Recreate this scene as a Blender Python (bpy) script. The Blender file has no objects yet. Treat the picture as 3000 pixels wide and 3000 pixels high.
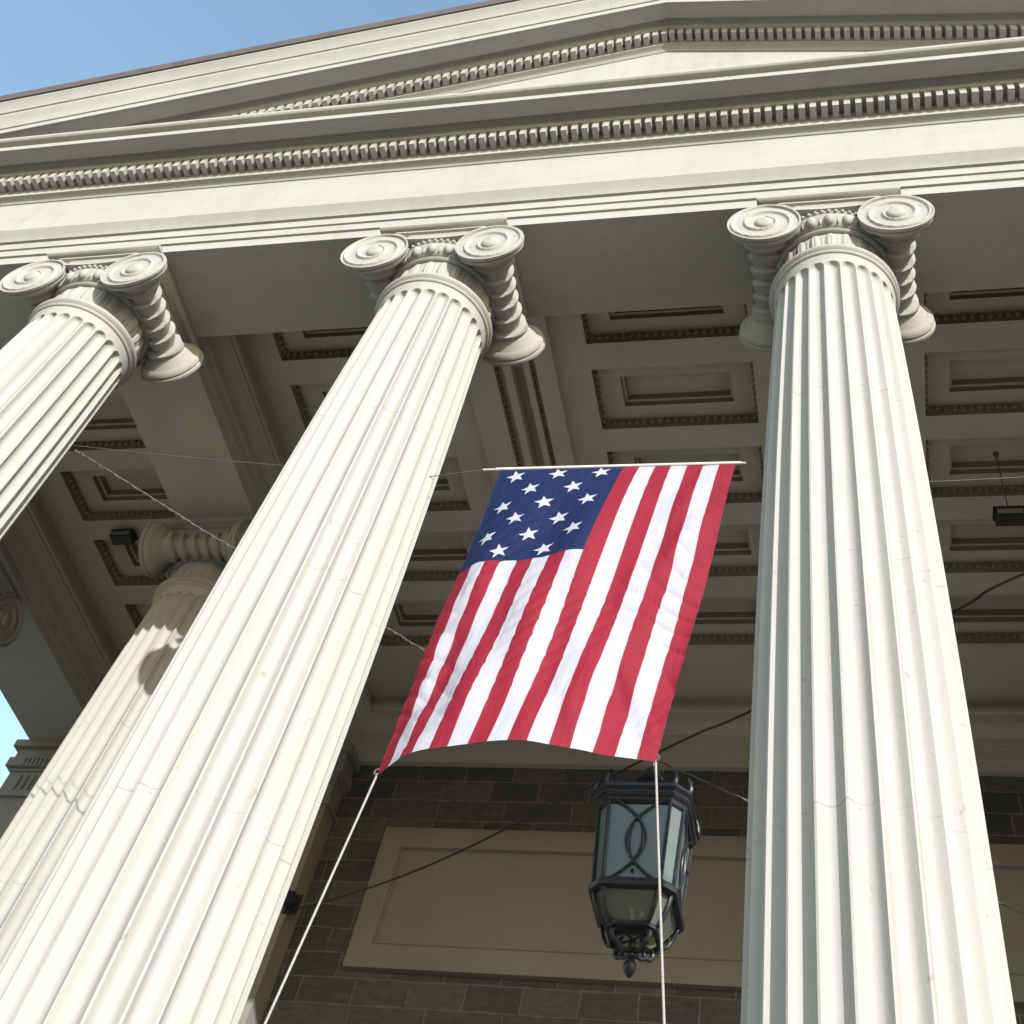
import bpy, math, random
from mathutils import Vector, Matrix, noise
R = math.radians
sin, cos, pi = math.sin, math.cos, math.pi
random.seed(7)
scn = bpy.context.scene
COL = scn.collection

# ------------------------------------------------------------ camera, light
cam_d = bpy.data.cameras.new("camera")
cam = bpy.data.objects.new("camera", cam_d)
COL.objects.link(cam)
yaw, pitch, roll = 0.3733, 0.9885, 0.2571
def cam_axes(yaw, pitch, roll):
    f = Vector((-sin(yaw)*cos(pitch), cos(yaw)*cos(pitch), sin(pitch)))
    r = Vector((cos(yaw), sin(yaw), 0)); u = r.cross(f)
    return r*cos(roll)+u*sin(roll), -r*sin(roll)+u*cos(roll), f
cr, cu, cf = cam_axes(yaw, pitch, roll)
cam.matrix_world = Matrix(((cr.x, cu.x, -cf.x, 4.005), (cr.y, cu.y, -cf.y, -6.044),
                           (cr.z, cu.z, -cf.z, -10.978), (0, 0, 0, 1)))
cam_d.sensor_width = 36; cam_d.lens = 42.28
cam_d.shift_x = -0.0753; cam_d.shift_y = -0.186
cam_d.clip_end = 3000; cam_d.clip_start = 0.05
scn.camera = cam
SUN_AZ, SUN_EL = 36.0, 19.7        # azimuth measured from -y towards +x
w = bpy.data.worlds.new("World"); scn.world = w; w.use_nodes = True
nt = w.node_tree; nt.nodes.clear()
sky = nt.nodes.new('ShaderNodeTexSky'); sky.sky_type = 'NISHITA'; sky.sun_disc = False
sky.sun_elevation = R(SUN_EL); sky.sun_rotation = R(180-SUN_AZ)
sky.air_density = 1.6; sky.dust_density = 0.6; sky.ozone_density = 1.6
bg = nt.nodes.new('ShaderNodeBackground'); bg.inputs[1].default_value = 0.145
wo = nt.nodes.new('ShaderNodeOutputWorld')
nt.links.new(sky.outputs[0], bg.inputs[0]); nt.links.new(bg.outputs[0], wo.inputs[0])
sd = bpy.data.lights.new("sun", 'SUN'); sd.energy = 3.0; sd.angle = R(0.5); sd.color = (1, .98, .94)
so = bpy.data.objects.new("sun", sd); COL.objects.link(so)
sv = Vector((sin(R(SUN_AZ))*cos(R(SUN_EL)), -cos(R(SUN_AZ))*cos(R(SUN_EL)), sin(R(SUN_EL))))
so.rotation_euler = sv.to_track_quat('Z', 'Y').to_euler(); so.location = sv*60
scn.view_settings.view_transform = 'Standard'; scn.view_settings.look = 'None'
scn.view_settings.gamma = 1; scn.view_settings.exposure = 1.24
scn.render.engine = 'CYCLES'
scn.cycles.max_bounces = 10; scn.cycles.diffuse_bounces = 6

# ------------------------------------------------------------ materials
def newmat(name):
    m = bpy.data.materials.new(name); m.use_nodes = True
    return m, m.node_tree, m.node_tree.nodes['Principled BSDF']
def ramp(nt, fac, pts):
    n = nt.nodes.new('ShaderNodeValToRGB'); e = n.color_ramp.elements
    e[0].position, e[0].color = pts[0][0], (*pts[0][1], 1)
    e[1].position, e[1].color = pts[-1][0], (*pts[-1][1], 1)
    for p, c in pts[1:-1]:
        k = e.new(p); k.color = (*c, 1)
    nt.links.new(fac, n.inputs[0]); return n.outputs[0]
def texco(nt, scale=(1, 1, 1), kind='Object'):
    t = nt.nodes.new('ShaderNodeTexCoord'); m = nt.nodes.new('ShaderNodeMapping')
    m.inputs['Scale'].default_value = scale
    nt.links.new(t.outputs[kind], m.inputs[0]); return m.outputs[0]
def noise_n(nt, vec, scale, detail=4, rough=.55):
    n = nt.nodes.new('ShaderNodeTexNoise'); n.inputs['Scale'].default_value = scale
    n.inputs['Detail'].default_value = detail; n.inputs['Roughness'].default_value = rough
    nt.links.new(vec, n.inputs['Vector']); return n.outputs[0]
def mult(nt, a, b, fac=1.0):
    m = nt.nodes.new('ShaderNodeMix'); m.data_type = 'RGBA'; m.blend_type = 'MULTIPLY'
    m.inputs[0].default_value = fac
    nt.links.new(a, m.inputs[6]); nt.links.new(b, m.inputs[7]); return m.outputs[2]
def math_n(nt, op, a, b=None, c=None):
    n = nt.nodes.new('ShaderNodeMath'); n.operation = op
    for i, v in enumerate((a, b, c)):
        if v is None: continue
        if isinstance(v, (int, float)): n.inputs[i].default_value = v
        else: nt.links.new(v, n.inputs[i])
    return n.outputs[0]
def bump(nt, bs, h, strength, dist):
    b = nt.nodes.new('ShaderNodeBump'); b.inputs['Strength'].default_value = strength
    b.inputs['Distance'].default_value = dist
    nt.links.new(h, b.inputs['Height']); nt.links.new(b.outputs[0], bs.inputs['Normal'])
def stone(name, base, streak=(6, 6, .35), joints=None, rough=.75, spots=True, lo=.90):
    m, nt, bs = newmat(name)
    v = texco(nt)
    c = ramp(nt, noise_n(nt, v, .7, 6, .6), [(.3, tuple(x*lo for x in base)), (.7, base)])
    vs = texco(nt, streak)
    c2 = ramp(nt, noise_n(nt, vs, 1.6, 6, .65), [(.28, (.93, .925, .91)), (.55, (1, 1, 1))])
    c = mult(nt, c, c2, .8)
    if name in ('painted_stone_entablature', 'painted_stone_crown'):   # rain streaks running down the faces
        c4 = ramp(nt, noise_n(nt, texco(nt, (3.2, 3.2, .5)), 1.4, 7, .75), [(.30, (.86, .85, .81)), (.50, (1, 1, 1))])
        c = mult(nt, c, c4, .75)
    if spots:                                   # small chips and rust specks
        c3 = ramp(nt, noise_n(nt, v, 9, 3, .7), [(.27, (.62, .58, .52)), (.33, (1, 1, 1))])
        c = mult(nt, c, c3, .6)
    if joints:                                  # (axis, spacing, offset, width)
        ax, sp, off, wd = joints
        t = nt.nodes.new('ShaderNodeTexCoord'); s = nt.nodes.new('ShaderNodeSeparateXYZ')
        nt.links.new(t.outputs['Object'], s.inputs[0])
        z = math_n(nt, 'ADD', s.outputs[ax], off)
        z = math_n(nt, 'ADD', z, math_n(nt, 'MULTIPLY', noise_n(nt, v, 6, 2), .006 if ax < 2 else .02))
        fr = math_n(nt, 'PINGPONG', z, sp/2)
        k = math_n(nt, 'LESS_THAN', fr, wd)
        brk = ramp(nt, noise_n(nt, v, 3.2, 4, .7), [(.38, (0, 0, 0)), (.6, (1, 1, 1))])
        k = math_n(nt, 'MULTIPLY', k, math_n(nt, 'MULTIPLY', brk, .65))
        mm = nt.nodes.new('ShaderNodeMix'); mm.data_type = 'RGBA'
        nt.links.new(k, mm.inputs[0]); nt.links.new(c, mm.inputs[6])
        mm.inputs[7].default_value = (base[0]*.58, base[1]*.56, base[2]*.53, 1); c = mm.outputs[2]
    nt.links.new(c, bs.inputs['Base Color'])
    bs.inputs['Roughness'].default_value = rough
    bs.inputs['Specular IOR Level'].default_value = .3
    bump(nt, bs, noise_n(nt, v, 35, 5, .7), .25, .01)
    return m
CREAM = (.72, .695, .635)
M = {}
M['shaft'] = stone('painted_stone_shaft', (.325, .319, .309), (7, 7, .25), joints=(2, 1.9, 1.05, .006), lo=.94)
M['carved'] = stone('painted_stone_carved', (.31, .304, .292), (3, 3, 3))
M['entab'] = stone('painted_stone_entablature', (.33, .324, .312), (.35, 3, 4), spots=False)
M['crown'] = stone('painted_stone_crown', (.33, .324, .312), (.35, 3, 4), joints=(0, 3.7, .75, .004), spots=False)
M['ceil'] = stone('ceiling_plaster', (.55, .51, .455), (1, 1, 1), spots=False, lo=.85)
M['beam'] = stone('beam_stone', (.44, .415, .365), (1, 1, 1), spots=False, lo=.85)
M['coffer_dark'] = stone('coffer_moulding_dark', (.27, .235, .19), (2, 2, 2), spots=False)  # darker tone than the ceiling, for coffer well walls and egg courses
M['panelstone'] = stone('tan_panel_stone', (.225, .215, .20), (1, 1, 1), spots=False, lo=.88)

def simple(name, col, rough=.5, metal=0, nscale=20, var=.15, bumpd=0.0):
    m, nt, bs = newmat(name); v = texco(nt)
    c = ramp(nt, noise_n(nt, v, nscale, 4), [(.3, tuple(x*(1-var) for x in col)), (.7, tuple(min(1, x*(1+var)) for x in col))])
    nt.links.new(c, bs.inputs['Base Color']); bs.inputs['Roughness'].default_value = rough
    bs.inputs['Metallic'].default_value = metal
    if bumpd: bump(nt, bs, noise_n(nt, v, nscale*3, 4), .4, bumpd)
    return m
M['iron'] = simple('black_iron', (.018, .02, .028), .38, .0, 14, .3, .004)
M['rope'] = simple('white_rope_fibre', (.27, .255, .25), .8, 0, 90, .2)
M['cable'] = simple('grey_cable', (.085, .085, .085), .6, 0, 60, .3)
M['darkcable'] = simple('black_cable', (.012, .011, .012), .6, 0, 60, .2)
M['roof'] = simple('dark_roof_metal', (.075, .06, .055), .55, .0, 3, .2)
M['white_rod'] = simple('white_painted_rod', (.48, .475, .46), .45, 0, 30, .05)
M['bark'] = simple('bark', (.07, .055, .045), .9, 0, 12, .3, .02)
M['lamp_box'] = simple('dark_bronze_housing', (.02, .019, .018), .5, 0, 10, .2)
M['lens'] = simple('dusty_lens_glass', (.22, .21, .17), .3, 0, 10, .1)

m, nt, bs = newmat('lantern_glass')            # frosted greenish glass
v = texco(nt)
bs.inputs['Base Color'].default_value = (.29, .345, .345, 1); bs.inputs['Roughness'].default_value = .22
bs.inputs['Specular IOR Level'].default_value = .9
tl = nt.nodes.new('ShaderNodeBsdfTranslucent'); tl.inputs[0].default_value = (.44, .56, .50, 1)
tp = nt.nodes.new('ShaderNodeBsdfTransparent'); tp.inputs[0].default_value = (.8, .88, .84, 1)
mx = nt.nodes.new('ShaderNodeMixShader'); mx.inputs[0].default_value = .45
nt.links.new(bs.outputs[0], mx.inputs[1]); nt.links.new(tl.outputs[0], mx.inputs[2])
mx2 = nt.nodes.new('ShaderNodeMixShader'); mx2.inputs[0].default_value = .3
nt.links.new(mx.outputs[0], mx2.inputs[1]); nt.links.new(tp.outputs[0], mx2.inputs[2])
nt.links.new(mx2.outputs[0], nt.nodes['Material Output'].inputs[0])
M['glass'] = m

m, nt, bs = newmat('clear_old_glass')
bs.inputs['Base Color'].default_value = (.35, .38, .34, 1); bs.inputs['Roughness'].default_value = .12
tp = nt.nodes.new('ShaderNodeBsdfTransparent'); tp.inputs[0].default_value = (.86, .92, .86, 1)
mx = nt.nodes.new('ShaderNodeMixShader'); mx.inputs[0].default_value = .78
nt.links.new(bs.outputs[0], mx.inputs[1]); nt.links.new(tp.outputs[0], mx.inputs[2])
nt.links.new(mx.outputs[0], nt.nodes['Material Output'].inputs[0])
M['clearglass'] = m

def ashlar(name):                               # dark schist blocks of varied length
    m, nt, bs = newmat(name)
    t = nt.nodes.new('ShaderNodeTexCoord'); s = nt.nodes.new('ShaderNodeSeparateXYZ')
    nt.links.new(t.outputs['Object'], s.inputs[0]); cx = nt.nodes.new('ShaderNodeCombineXYZ')
    nt.links.new(math_n(nt, 'ADD', s.outputs[0], s.outputs[1]), cx.inputs[0]); nt.links.new(s.outputs[2], cx.inputs[1])
    v = texco(nt)
    wob = nt.nodes.new('ShaderNodeVectorMath'); wob.operation = 'MULTIPLY_ADD'
    nz = nt.nodes.new('ShaderNodeTexNoise'); nz.inputs['Scale'].default_value = 3.0
    nt.links.new(v, nz.inputs['Vector']); nt.links.new(nz.outputs['Color'], wob.inputs[0])
    wob.inputs[1].default_value = (.05, .035, 0); nt.links.new(cx.outputs[0], wob.inputs[2])
    b = nt.nodes.new('ShaderNodeTexBrick'); nt.links.new(wob.outputs[0], b.inputs['Vector'])
    b.offset = .42; b.squash = 1.35; b.squash_frequency = 3
    b.inputs['Scale'].default_value = 1; b.inputs['Brick Width'].default_value = .72
    b.inputs['Row Height'].default_value = .325; b.inputs['Mortar Size'].default_value = .012
    b.inputs['Mortar Smooth'].default_value = .3
    b.inputs['Color1'].default_value = (.06, .063, .072, 1); b.inputs['Color2'].default_value = (.125, .12, .118, 1)
    b.inputs['Mortar'].default_value = (.19, .175, .155, 1)
    c = ramp(nt, noise_n(nt, texco(nt, (1, 1, 2.5)), 5, 8, .75), [(.3, (.45, .46, .5)), (.55, (.9, .88, .85)), (.75, (1.5, 1.4, 1.2))])
    c = mult(nt, b.outputs['Color'], c, .9)
    nt.links.new(c, bs.inputs['Base Color']); bs.inputs['Roughness'].default_value = .85
    hh = math_n(nt, 'SUBTRACT', noise_n(nt, v, 14, 8, .8), b.outputs['Fac'])
    bump(nt, bs, hh, .8, .03)
    return m
M['ashlar'] = ashlar('dark_schist_ashlar')

def paving():
    m, nt, bs = newmat('concrete_paving'); v = texco(nt)
    b = nt.nodes.new('ShaderNodeTexBrick'); nt.links.new(v, b.inputs['Vector']); b.offset = .5
    b.inputs['Scale'].default_value = 1; b.inputs['Brick Width'].default_value = 1.2
    b.inputs['Row Height'].default_value = 1.2; b.inputs['Mortar Size'].default_value = .008
    b.inputs['Color1'].default_value = (.30, .268, .20, 1); b.inputs['Color2'].default_value = (.26, .235, .18, 1)
    b.inputs['Mortar'].default_value = (.07, .065, .055, 1)
    c = ramp(nt, noise_n(nt, v, 1.5, 8, .7), [(.3, (.8, .8, .8)), (.7, (1.05, 1.03, 1))])
    nt.links.new(mult(nt, b.outputs['Color'], c), bs.inputs['Base Color']); bs.inputs['Roughness'].default_value = .85
    bump(nt, bs, noise_n(nt, v, 40, 5), .3, .01)
    return m
M['paving'] = paving()

def cloth(name, col, tr=.25):
    m, nt, bs = newmat(name)
    v = texco(nt, (1, 1, 1), 'UV')
    rot = v.node; rot.inputs['Rotation'].default_value = (0, 0, R(-38)); rot.inputs['Scale'].default_value = (44, 9, 1)
    h = noise_n(nt, v, .55, 4, .6)
    mask = ramp(nt, noise_n(nt, texco(nt, (3, 3, 1), 'UV'), 1.3, 2), [(.38, (.08, .08, .08)), (.58, (1, 1, 1))])
    hh = math_n(nt, 'MULTIPLY', h, mask)
    weave = noise_n(nt, texco(nt, (400, 400, 1), 'UV'), 1, 2)
    hh = math_n(nt, 'ADD', hh, math_n(nt, 'MULTIPLY', weave, .02))
    bs.inputs['Base Color'].default_value = (*col, 1); bs.inputs['Roughness'].default_value = .7
    bs.inputs['Specular IOR Level'].default_value = .18
    bn = nt.nodes.new('ShaderNodeBump'); bn.inputs['Strength'].default_value = .45; bn.inputs['Distance'].default_value = .04
    nt.links.new(hh, bn.inputs['Height']); nt.links.new(bn.outputs[0], bs.inputs['Normal'])
    t = nt.nodes.new('ShaderNodeBsdfTranslucent'); t.inputs[0].default_value = (*col, 1)
    mx = nt.nodes.new('ShaderNodeMixShader'); mx.inputs[0].default_value = tr
    nt.links.new(bs.outputs[0], mx.inputs[1]); nt.links.new(t.outputs[0], mx.inputs[2])
    nt.links.new(mx.outputs[0], nt.nodes['Material Output'].inputs[0])
    return m
M['red'] = cloth('red_nylon', (.225, .013, .030))
M['white'] = cloth('white_nylon', (.41, .42, .50))
M['blue'] = cloth('blue_nylon', (.007, .017, .070))

# ------------------------------------------------------------ mesh builder
class MB:
    def __init__(s): s.v = []; s.f = []; s.mi = []; s.uv = None
    def add(s, vs, fs, mi=0):
        o = len(s.v); s.v += [tuple(p) for p in vs]
        s.f += [tuple(i+o for i in f) for f in fs]; s.mi += [mi]*len(fs)
    def box(s, x0, x1, y0, y1, z0, z1, mi=0):
        s.add([(x, y, z) for z in (z0, z1) for y in (y0, y1) for x in (x0, x1)],
              [(0, 2, 3, 1), (4, 5, 7, 6), (0, 1, 5, 4), (2, 6, 7, 3), (0, 4, 6, 2), (1, 3, 7, 5)], mi)
    def grid(s, P, closed_u=False, mi=0, flip=False):
        nu, nv = len(P), len(P[0]); vs = [p for row in P for p in row]; fs = []
        for i in range(nu if closed_u else nu-1):
            for j in range(nv-1):
                a = i*nv+j; b = ((i+1) % nu)*nv+j
                q = (a, b, b+1, a+1); fs.append(q[::-1] if flip else q)
        s.add(vs, fs, mi)
    def revolve(s, prof, n=48, c=(0, 0), mod=None, mi=0):   # prof: (r,z) bottom to top
        P = []
        for i in range(n):
            a = 2*pi*i/n
            P.append([(c[0]+(r+(mod(a, z, r) if mod else 0))*cos(a), c[1]+(r+(mod(a, z, r) if mod else 0))*sin(a), z) for r, z in prof])
        s.grid(P, True, mi)
    def tube(s, pts, r, n=8, mi=0, cap=True):
        pts = [Vector(p) for p in pts]; P = []; up = Vector((0.13, .31, .94))
        rr = r if isinstance(r, (list, tuple)) else [r]*len(pts)
        for i, p in enumerate(pts):
            d = (pts[min(i+1, len(pts)-1)]-pts[max(i-1, 0)]).normalized()
            a = d.cross(up); a = a.normalized() if a.length > 1e-4 else Vector((1, 0, 0)); b = a.cross(d)
            P.append([p+(a*cos(2*pi*k/n)+b*sin(2*pi*k/n))*rr[i] for k in range(n)])
        o = len(s.v); s.v += [tuple(q) for row in P for q in row]
        for i in range(len(P)-1):
            for k in range(n):
                k2 = (k+1) % n; s.f.append((o+i*n+k, o+i*n+k2, o+(i+1)*n+k2, o+(i+1)*n+k)); s.mi.append(mi)
        if cap:
            s.f.append(tuple(o+k for k in range(n))[::-1]); s.f.append(tuple(o+(len(P)-1)*n+k for k in range(n))); s.mi += [mi, mi]
    def ball(s, c, r, nu=8, nv=6, mi=0):
        rx, ry, rz = r if isinstance(r, tuple) else (r, r, r)
        P = [[(c[0]+rx*cos(2*pi*i/nu)*sin(pi*j/nv), c[1]+ry*sin(2*pi*i/nu)*sin(pi*j/nv), c[2]-rz*cos(pi*j/nv)) for j in range(nv+1)] for i in range(nu)]
        s.grid(P, True, mi)
    def build(s, name, mat, parent=None, smooth=None, loc=None):
        me = bpy.data.meshes.new(name); me.from_pydata(s.v, [], s.f); me.validate(clean_customdata=False)
        mats = mat if isinstance(mat, list) else [mat]
        for k in mats: me.materials.append(k)
        if len(mats) > 1 and len(me.polygons) == len(s.mi): me.polygons.foreach_set('material_index', s.mi)
        me.update()
        if smooth is not None:
            me.polygons.foreach_set('use_smooth', [True]*len(me.polygons))
            if smooth < 180: me.set_sharp_from_angle(angle=R(smooth))
        o = bpy.data.objects.new(name, me); COL.objects.link(o)
        if parent: o.parent = parent
        if loc: o.location = loc
        return o
def tag(o, label=None, cat=None, group=None, kind=None):
    for k, v in (('label', label), ('category', cat), ('group', group), ('kind', kind)):
        if v: o[k] = v
    return o
def empty(name, loc, label, cat, group=None, rz=0):
    o = bpy.data.objects.new(name, None); COL.objects.link(o); o.location = loc; o.rotation_euler.z = rz
    o.empty_display_size = .3
    return tag(o, label, cat, group)
def copy_tree(o, parent=None):
    c = o.copy(); COL.objects.link(c); c.parent = parent
    for ch in list(o.children): copy_tree(ch, c)
    return c
def lerp(a, b, t): return a+(b-a)*t

# ------------------------------------------------------------ ground and setting
GZ, FZ = -12.6, -11.6
g = MB(); g.box(-700, 700, -700, 700, GZ-.3, GZ)
tag(g.build('pavement', M['paving']), kind='structure')

# ------------------------------------------------------------ temple building
X0, X1, Y0, Y1 = -8.62, 12.5, -.5, 34.0      # reference rectangle; profiles are (projection, z)
CX = 2.0
bld = empty('temple_building', (CX, 8.2, FZ), 'cream classical temple front with deep dentilled pediment over a coffered porch', 'building')
BO = Vector(bld.location)
def bpart(mb, name, mat, smooth=None, parent=None, label=None):
    mb.v = [(x-BO.x, y-BO.y, z-BO.z) for x, y, z in mb.v]
    o = mb.build(name, mat, bld if parent is None else parent, smooth)
    if parent is not None: pass
    if label: o['label'] = label
    return o
def ring(mb, prof, mi=0):
    cs = [(X0, Y0, -1, -1), (X1, Y0, 1, -1), (X1, Y1, 1, 1), (X0, Y1, -1, 1)]
    P = [[(x+p*sx, y+p*sy, z) for p, z in prof] for x, y, sx, sy in cs]
    mb.grid(P, True, mi)
# architrave: soffit, three fasciae, crown
mb = MB()
ring(mb, [(.05, 0), (.05, .15), (.075, .155), (.075, .285), (.095, .29), (.095, .425), (.125, .43), (.13, .455), (.16, .50), (.195, .56), (.205, .575), (.205, .615), (.10, .625)])
# front soffit and side soffits
def quad(mb, x0, x1, y0, y1, z, mi=0): mb.add([(x0, y0, z), (x0, y1, z), (x1, y1, z), (x1, y0, z)], [(0, 1, 2, 3)], mi)
quad(mb, X0-.05, X1+.05, -.55, .585, 0)
quad(mb, X0-.05, -7.45, .585, 8.2, 0); quad(mb, 11.45, X1+.05, .585, 8.2, 0)
bpart(mb, 'architrave', M['entab'], 30)
# inner faces of the front architrave and the cross beams
RIB = [(0, 0), (0, .15), (.025, .155), (.025, .31), (.05, .315), (.05, .47), (.075, .475), (.075, .50), (.12, .57), (.14, .62), (.16, .63), (.16, .68), (.185, .70), (.185, .765), (.03, .775), (.03, 1.1)]
CZ = 1.1
def face_x(mb, x, sgn, y0, y1):   # vertical moulded face along y, outward normal sgn*x
    P = [[(x+sgn*p, y, z) for p, z in RIB] for y in (y0, y1)]
    mb.grid(P, flip=(sgn < 0))
def face_y(mb, y, sgn, x0, x1):
    P = [[(x, y+sgn*p, z) for p, z in RIB] for x in (x0, x1)]
    mb.grid(P, flip=(sgn > 0))
mb = MB(); face_y(mb, .585, 1, -7.45, 11.45); bpart(mb, 'architrave_inner_face', M['beam'], 30)
for xc in (-4, 8):
    mb = MB(); quad(mb, xc-.55, xc+.55, .585+.002, 8.2, 0); face_x(mb, xc-.55, -1, .585, 8.2); face_x(mb, xc+.55, 1, .585, 8.2)
    bpart(mb, 'ceiling_beam', M['beam'], 30)
for xc, sg in ((-7.45, 1), (11.45, -1)):
    mb = MB(); face_x(mb, xc, sg, .585, 8.2); bpart(mb, 'side_architrave_inner_face', M['beam'], 30)
# frieze
mb = MB(); ring(mb, [(.10, .60), (.10, 1.56)]); bpart(mb, 'frieze', M['entab'])
# cornice: bed mould, dentil backing, ovolo, corona, fillet, cyma
CORN = [(.10, 1.54), (.115, 1.545), (.13, 1.575), (.165, 1.60), (.20, 1.605), (.20, 1.87), (.37, 1.872), (.37, 1.93), (.372, 1.945), (.375, 2.02), (.40, 2.05), (.44, 2.07), (.47, 2.07), (.47, 1.99),
        (.665, 1.99), (.665, 1.965), (.68, 1.965), (.68, 2.075), (.69, 2.078), (.70, 2.082), (.73, 2.09), (.752, 2.107), (.765, 2.125), (.765, 2.17), (.1, 2.30)]
mb = MB(); ring(mb, CORN); cornice = bpart(mb, 'cornice', M['entab'], 30)
def dentil(mb, x, y1, y0, z0, z1, w):
    # slightly tapered block
    mb.add([(x-w/2, y1, z0), (x+w/2, y1, z0), (x+w/2, y0, z0), (x-w/2, y0, z0), (x-w/2, y1, z1), (x+w/2, y1, z1), (x+w/2, y0, z1), (x-w/2, y0, z1)],
           [(0, 1, 2, 3)[::-1], (0, 1, 5, 4)[::-1][::-1], (1, 2, 6, 5), (3, 0, 4, 7)])
mb = MB(); n = int((X1-X0+.6)/.1232)
for i in range(n+1):
    x = 2.54+.1232*(i-int((2.54-X0+.3)/.1232))
    if X0-.3 < x < X1+.3: dentil(mb, x, -.862+random.uniform(-.002, .002), -.70, 1.725+random.uniform(-.003, .003), 1.871, .070+random.uniform(-.003, .003))
for xs, sg in ((X0, -1), (X1, 1)):
    y = -.75
    while y < 34:
        mb.box(min(xs+sg*.2, xs+sg*.332), max(xs+sg*.2, xs+sg*.332), y-.038, y+.038, 1.70, 1.871); y += .1232
mb.v = [(x-BO.x, y-BO.y, z-BO.z) for x, y, z in mb.v]; o = mb.build('dentil_band', M['entab'], cornice)
# pediment
SL = .288; AZ = 5.15
def rake_sweep(mb, prof, mi=0, xl=-8.5, xr=12.5):
    # prof: (projection, h); follows the gable slope, both ends cut plumb over the side eaves
    P = []
    for side in (-1, 0, 1):
        row = []
        for p, h in prof:
            x = CX if side == 0 else (xl-p if side < 0 else xr+p)
            row.append((x, Y0-p, AZ+h-SL*abs(x-CX)))
        P.append(row)
    mb.grid(P, False, mi)
ped = MB()
ped.add([(X0-.1, -.60, 1.9), (X1+.1, -.60, 1.9), (CX, -.60, AZ)], [(0, 1, 2)])
pedo = bpart(ped, 'pediment', M['entab'])
rk = MB()
rake_sweep(rk, [(.10, -.37), (.115, -.365), (.13, -.335), (.155, -.31), (.185, -.30), (.20, -.295), (.20, -.10), (.345, -.098), (.345, -.055), (.36, -.04), (.37, .03), (.40, .06), (.43, .07), (.45, .07), (.45, .003),
                (.665, 0), (.665, -.02), (.68, -.02), (.68, .115), (.70, .12), (.705, .15), (.72, .20), (.745, .27), (.79, .34), (.80, .36), (.80, .40),
                (.82, .405), (.83, .43), (.86, .50), (.90, .555), (.915, .575), (.915, .61)])
rk.v = [(x-BO.x, y-BO.y, z-BO.z) for x, y, z in rk.v]; rko = rk.build('raking_cornice', M['crown'], pedo, 30)
dn = MB()
for sgn in (-1, 1):
    d = .05
    while d < 10.4:
        x = CX+sgn*d; zs = AZ-SL*d; w2 = .036; j = random.uniform(-.003, .003)
        za, zb = (zs+SL*w2*1, zs-SL*w2*1) if sgn > 0 else (zs-SL*w2, zs+SL*w2)
        xa, xb = x-w2, x+w2
        dn.add([(xa, -.832, za-.25+j), (xb, -.832, zb-.25+j), (xb, -.70, zb-.25), (xa, -.70, za-.25), (xa, -.832, za-.097), (xb, -.832, zb-.097), (xb, -.70, zb-.097), (xa, -.70, za-.097)],
               [(0, 3, 2, 1), (0, 1, 5, 4), (1, 2, 6, 5), (3, 0, 4, 7)])
        d += .1215
dn.v = [(x-BO.x, y-BO.y, z-BO.z) for x, y, z in dn.v]; dn.build('dentil_band', M['entab'], pedo)
rf = MB()
for xs, zo in ((-1, 0), (1, 0)):
    x = X0-.96 if xs < 0 else X1+.96
    for (h0, h1) in ((.612, .73),):
        zc = AZ-SL*abs(x-CX)
        a = [(CX, -1.44, AZ+h0), (x, -1.44, zc+h0), (x, Y1+.9, zc+h0), (CX, Y1+.9, AZ+h0)]
        b = [(p[0], p[1]-.03 if p[1] < 0 else p[1], p[2]+(h1-h0)) for p in a]
        rf.add(a+b, [(0, 1, 2, 3), (4, 7, 6, 5), (0, 4, 5, 1), (1, 5, 6, 2), (2, 6, 7, 3)])
bpart(rf, 'roof', M['roof'])
# body of the building behind the porch
bd = MB()
WY = 8.2
bd.add([(X0, WY, FZ), (X0, Y1, FZ), (X1, Y1, FZ), (X1, WY, FZ), (X0, WY, 0), (X0, Y1, 0), (X1, Y1, 0), (X1, WY, 0)],
       [(0, 4, 5, 1), (1, 5, 6, 2), (2, 6, 7, 3), (0, 3, 7, 4)])
wall = bpart(bd, 'wall', M['ashlar'], label='dark schist block wall at the back of the porch')
def wpart(mb, name, mat, smooth=None, label=None):
    mb.v = [(x-BO.x, y-BO.y, z-BO.z) for x, y, z in mb.v]
    o = mb.build(name, mat, wall, smooth)
    if label: o['label'] = label
    return o
# wall panel with moulded frame
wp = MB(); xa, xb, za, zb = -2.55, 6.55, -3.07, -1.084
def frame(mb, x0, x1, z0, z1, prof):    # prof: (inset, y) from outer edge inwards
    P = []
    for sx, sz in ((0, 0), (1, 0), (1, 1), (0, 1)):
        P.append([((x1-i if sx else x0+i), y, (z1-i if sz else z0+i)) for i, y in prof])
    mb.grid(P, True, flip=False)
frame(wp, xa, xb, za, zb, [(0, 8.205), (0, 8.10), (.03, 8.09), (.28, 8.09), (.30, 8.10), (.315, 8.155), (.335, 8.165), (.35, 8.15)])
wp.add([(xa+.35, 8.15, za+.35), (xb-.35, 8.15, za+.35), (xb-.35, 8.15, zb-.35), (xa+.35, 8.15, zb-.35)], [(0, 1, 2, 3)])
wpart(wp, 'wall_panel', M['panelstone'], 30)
we = MB(); face_prof = [(0.002, 0), (.10, 0.002), (.10, .16), (.125, .165), (.125, .33), (.15, .335), (.15, .50), (.18, .52), (.24, .60), (.26, .64), (.30, .65), (.30, .78), (.33, .80), (.33, .86), (.12, .87), (.12, 1.1)]
we.grid([[(x, WY-p, z) for p, z in face_prof] for x in (-7.45, 11.45)], flip=False)
wpart(we, 'wall_architrave', M['beam'], 30)
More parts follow.
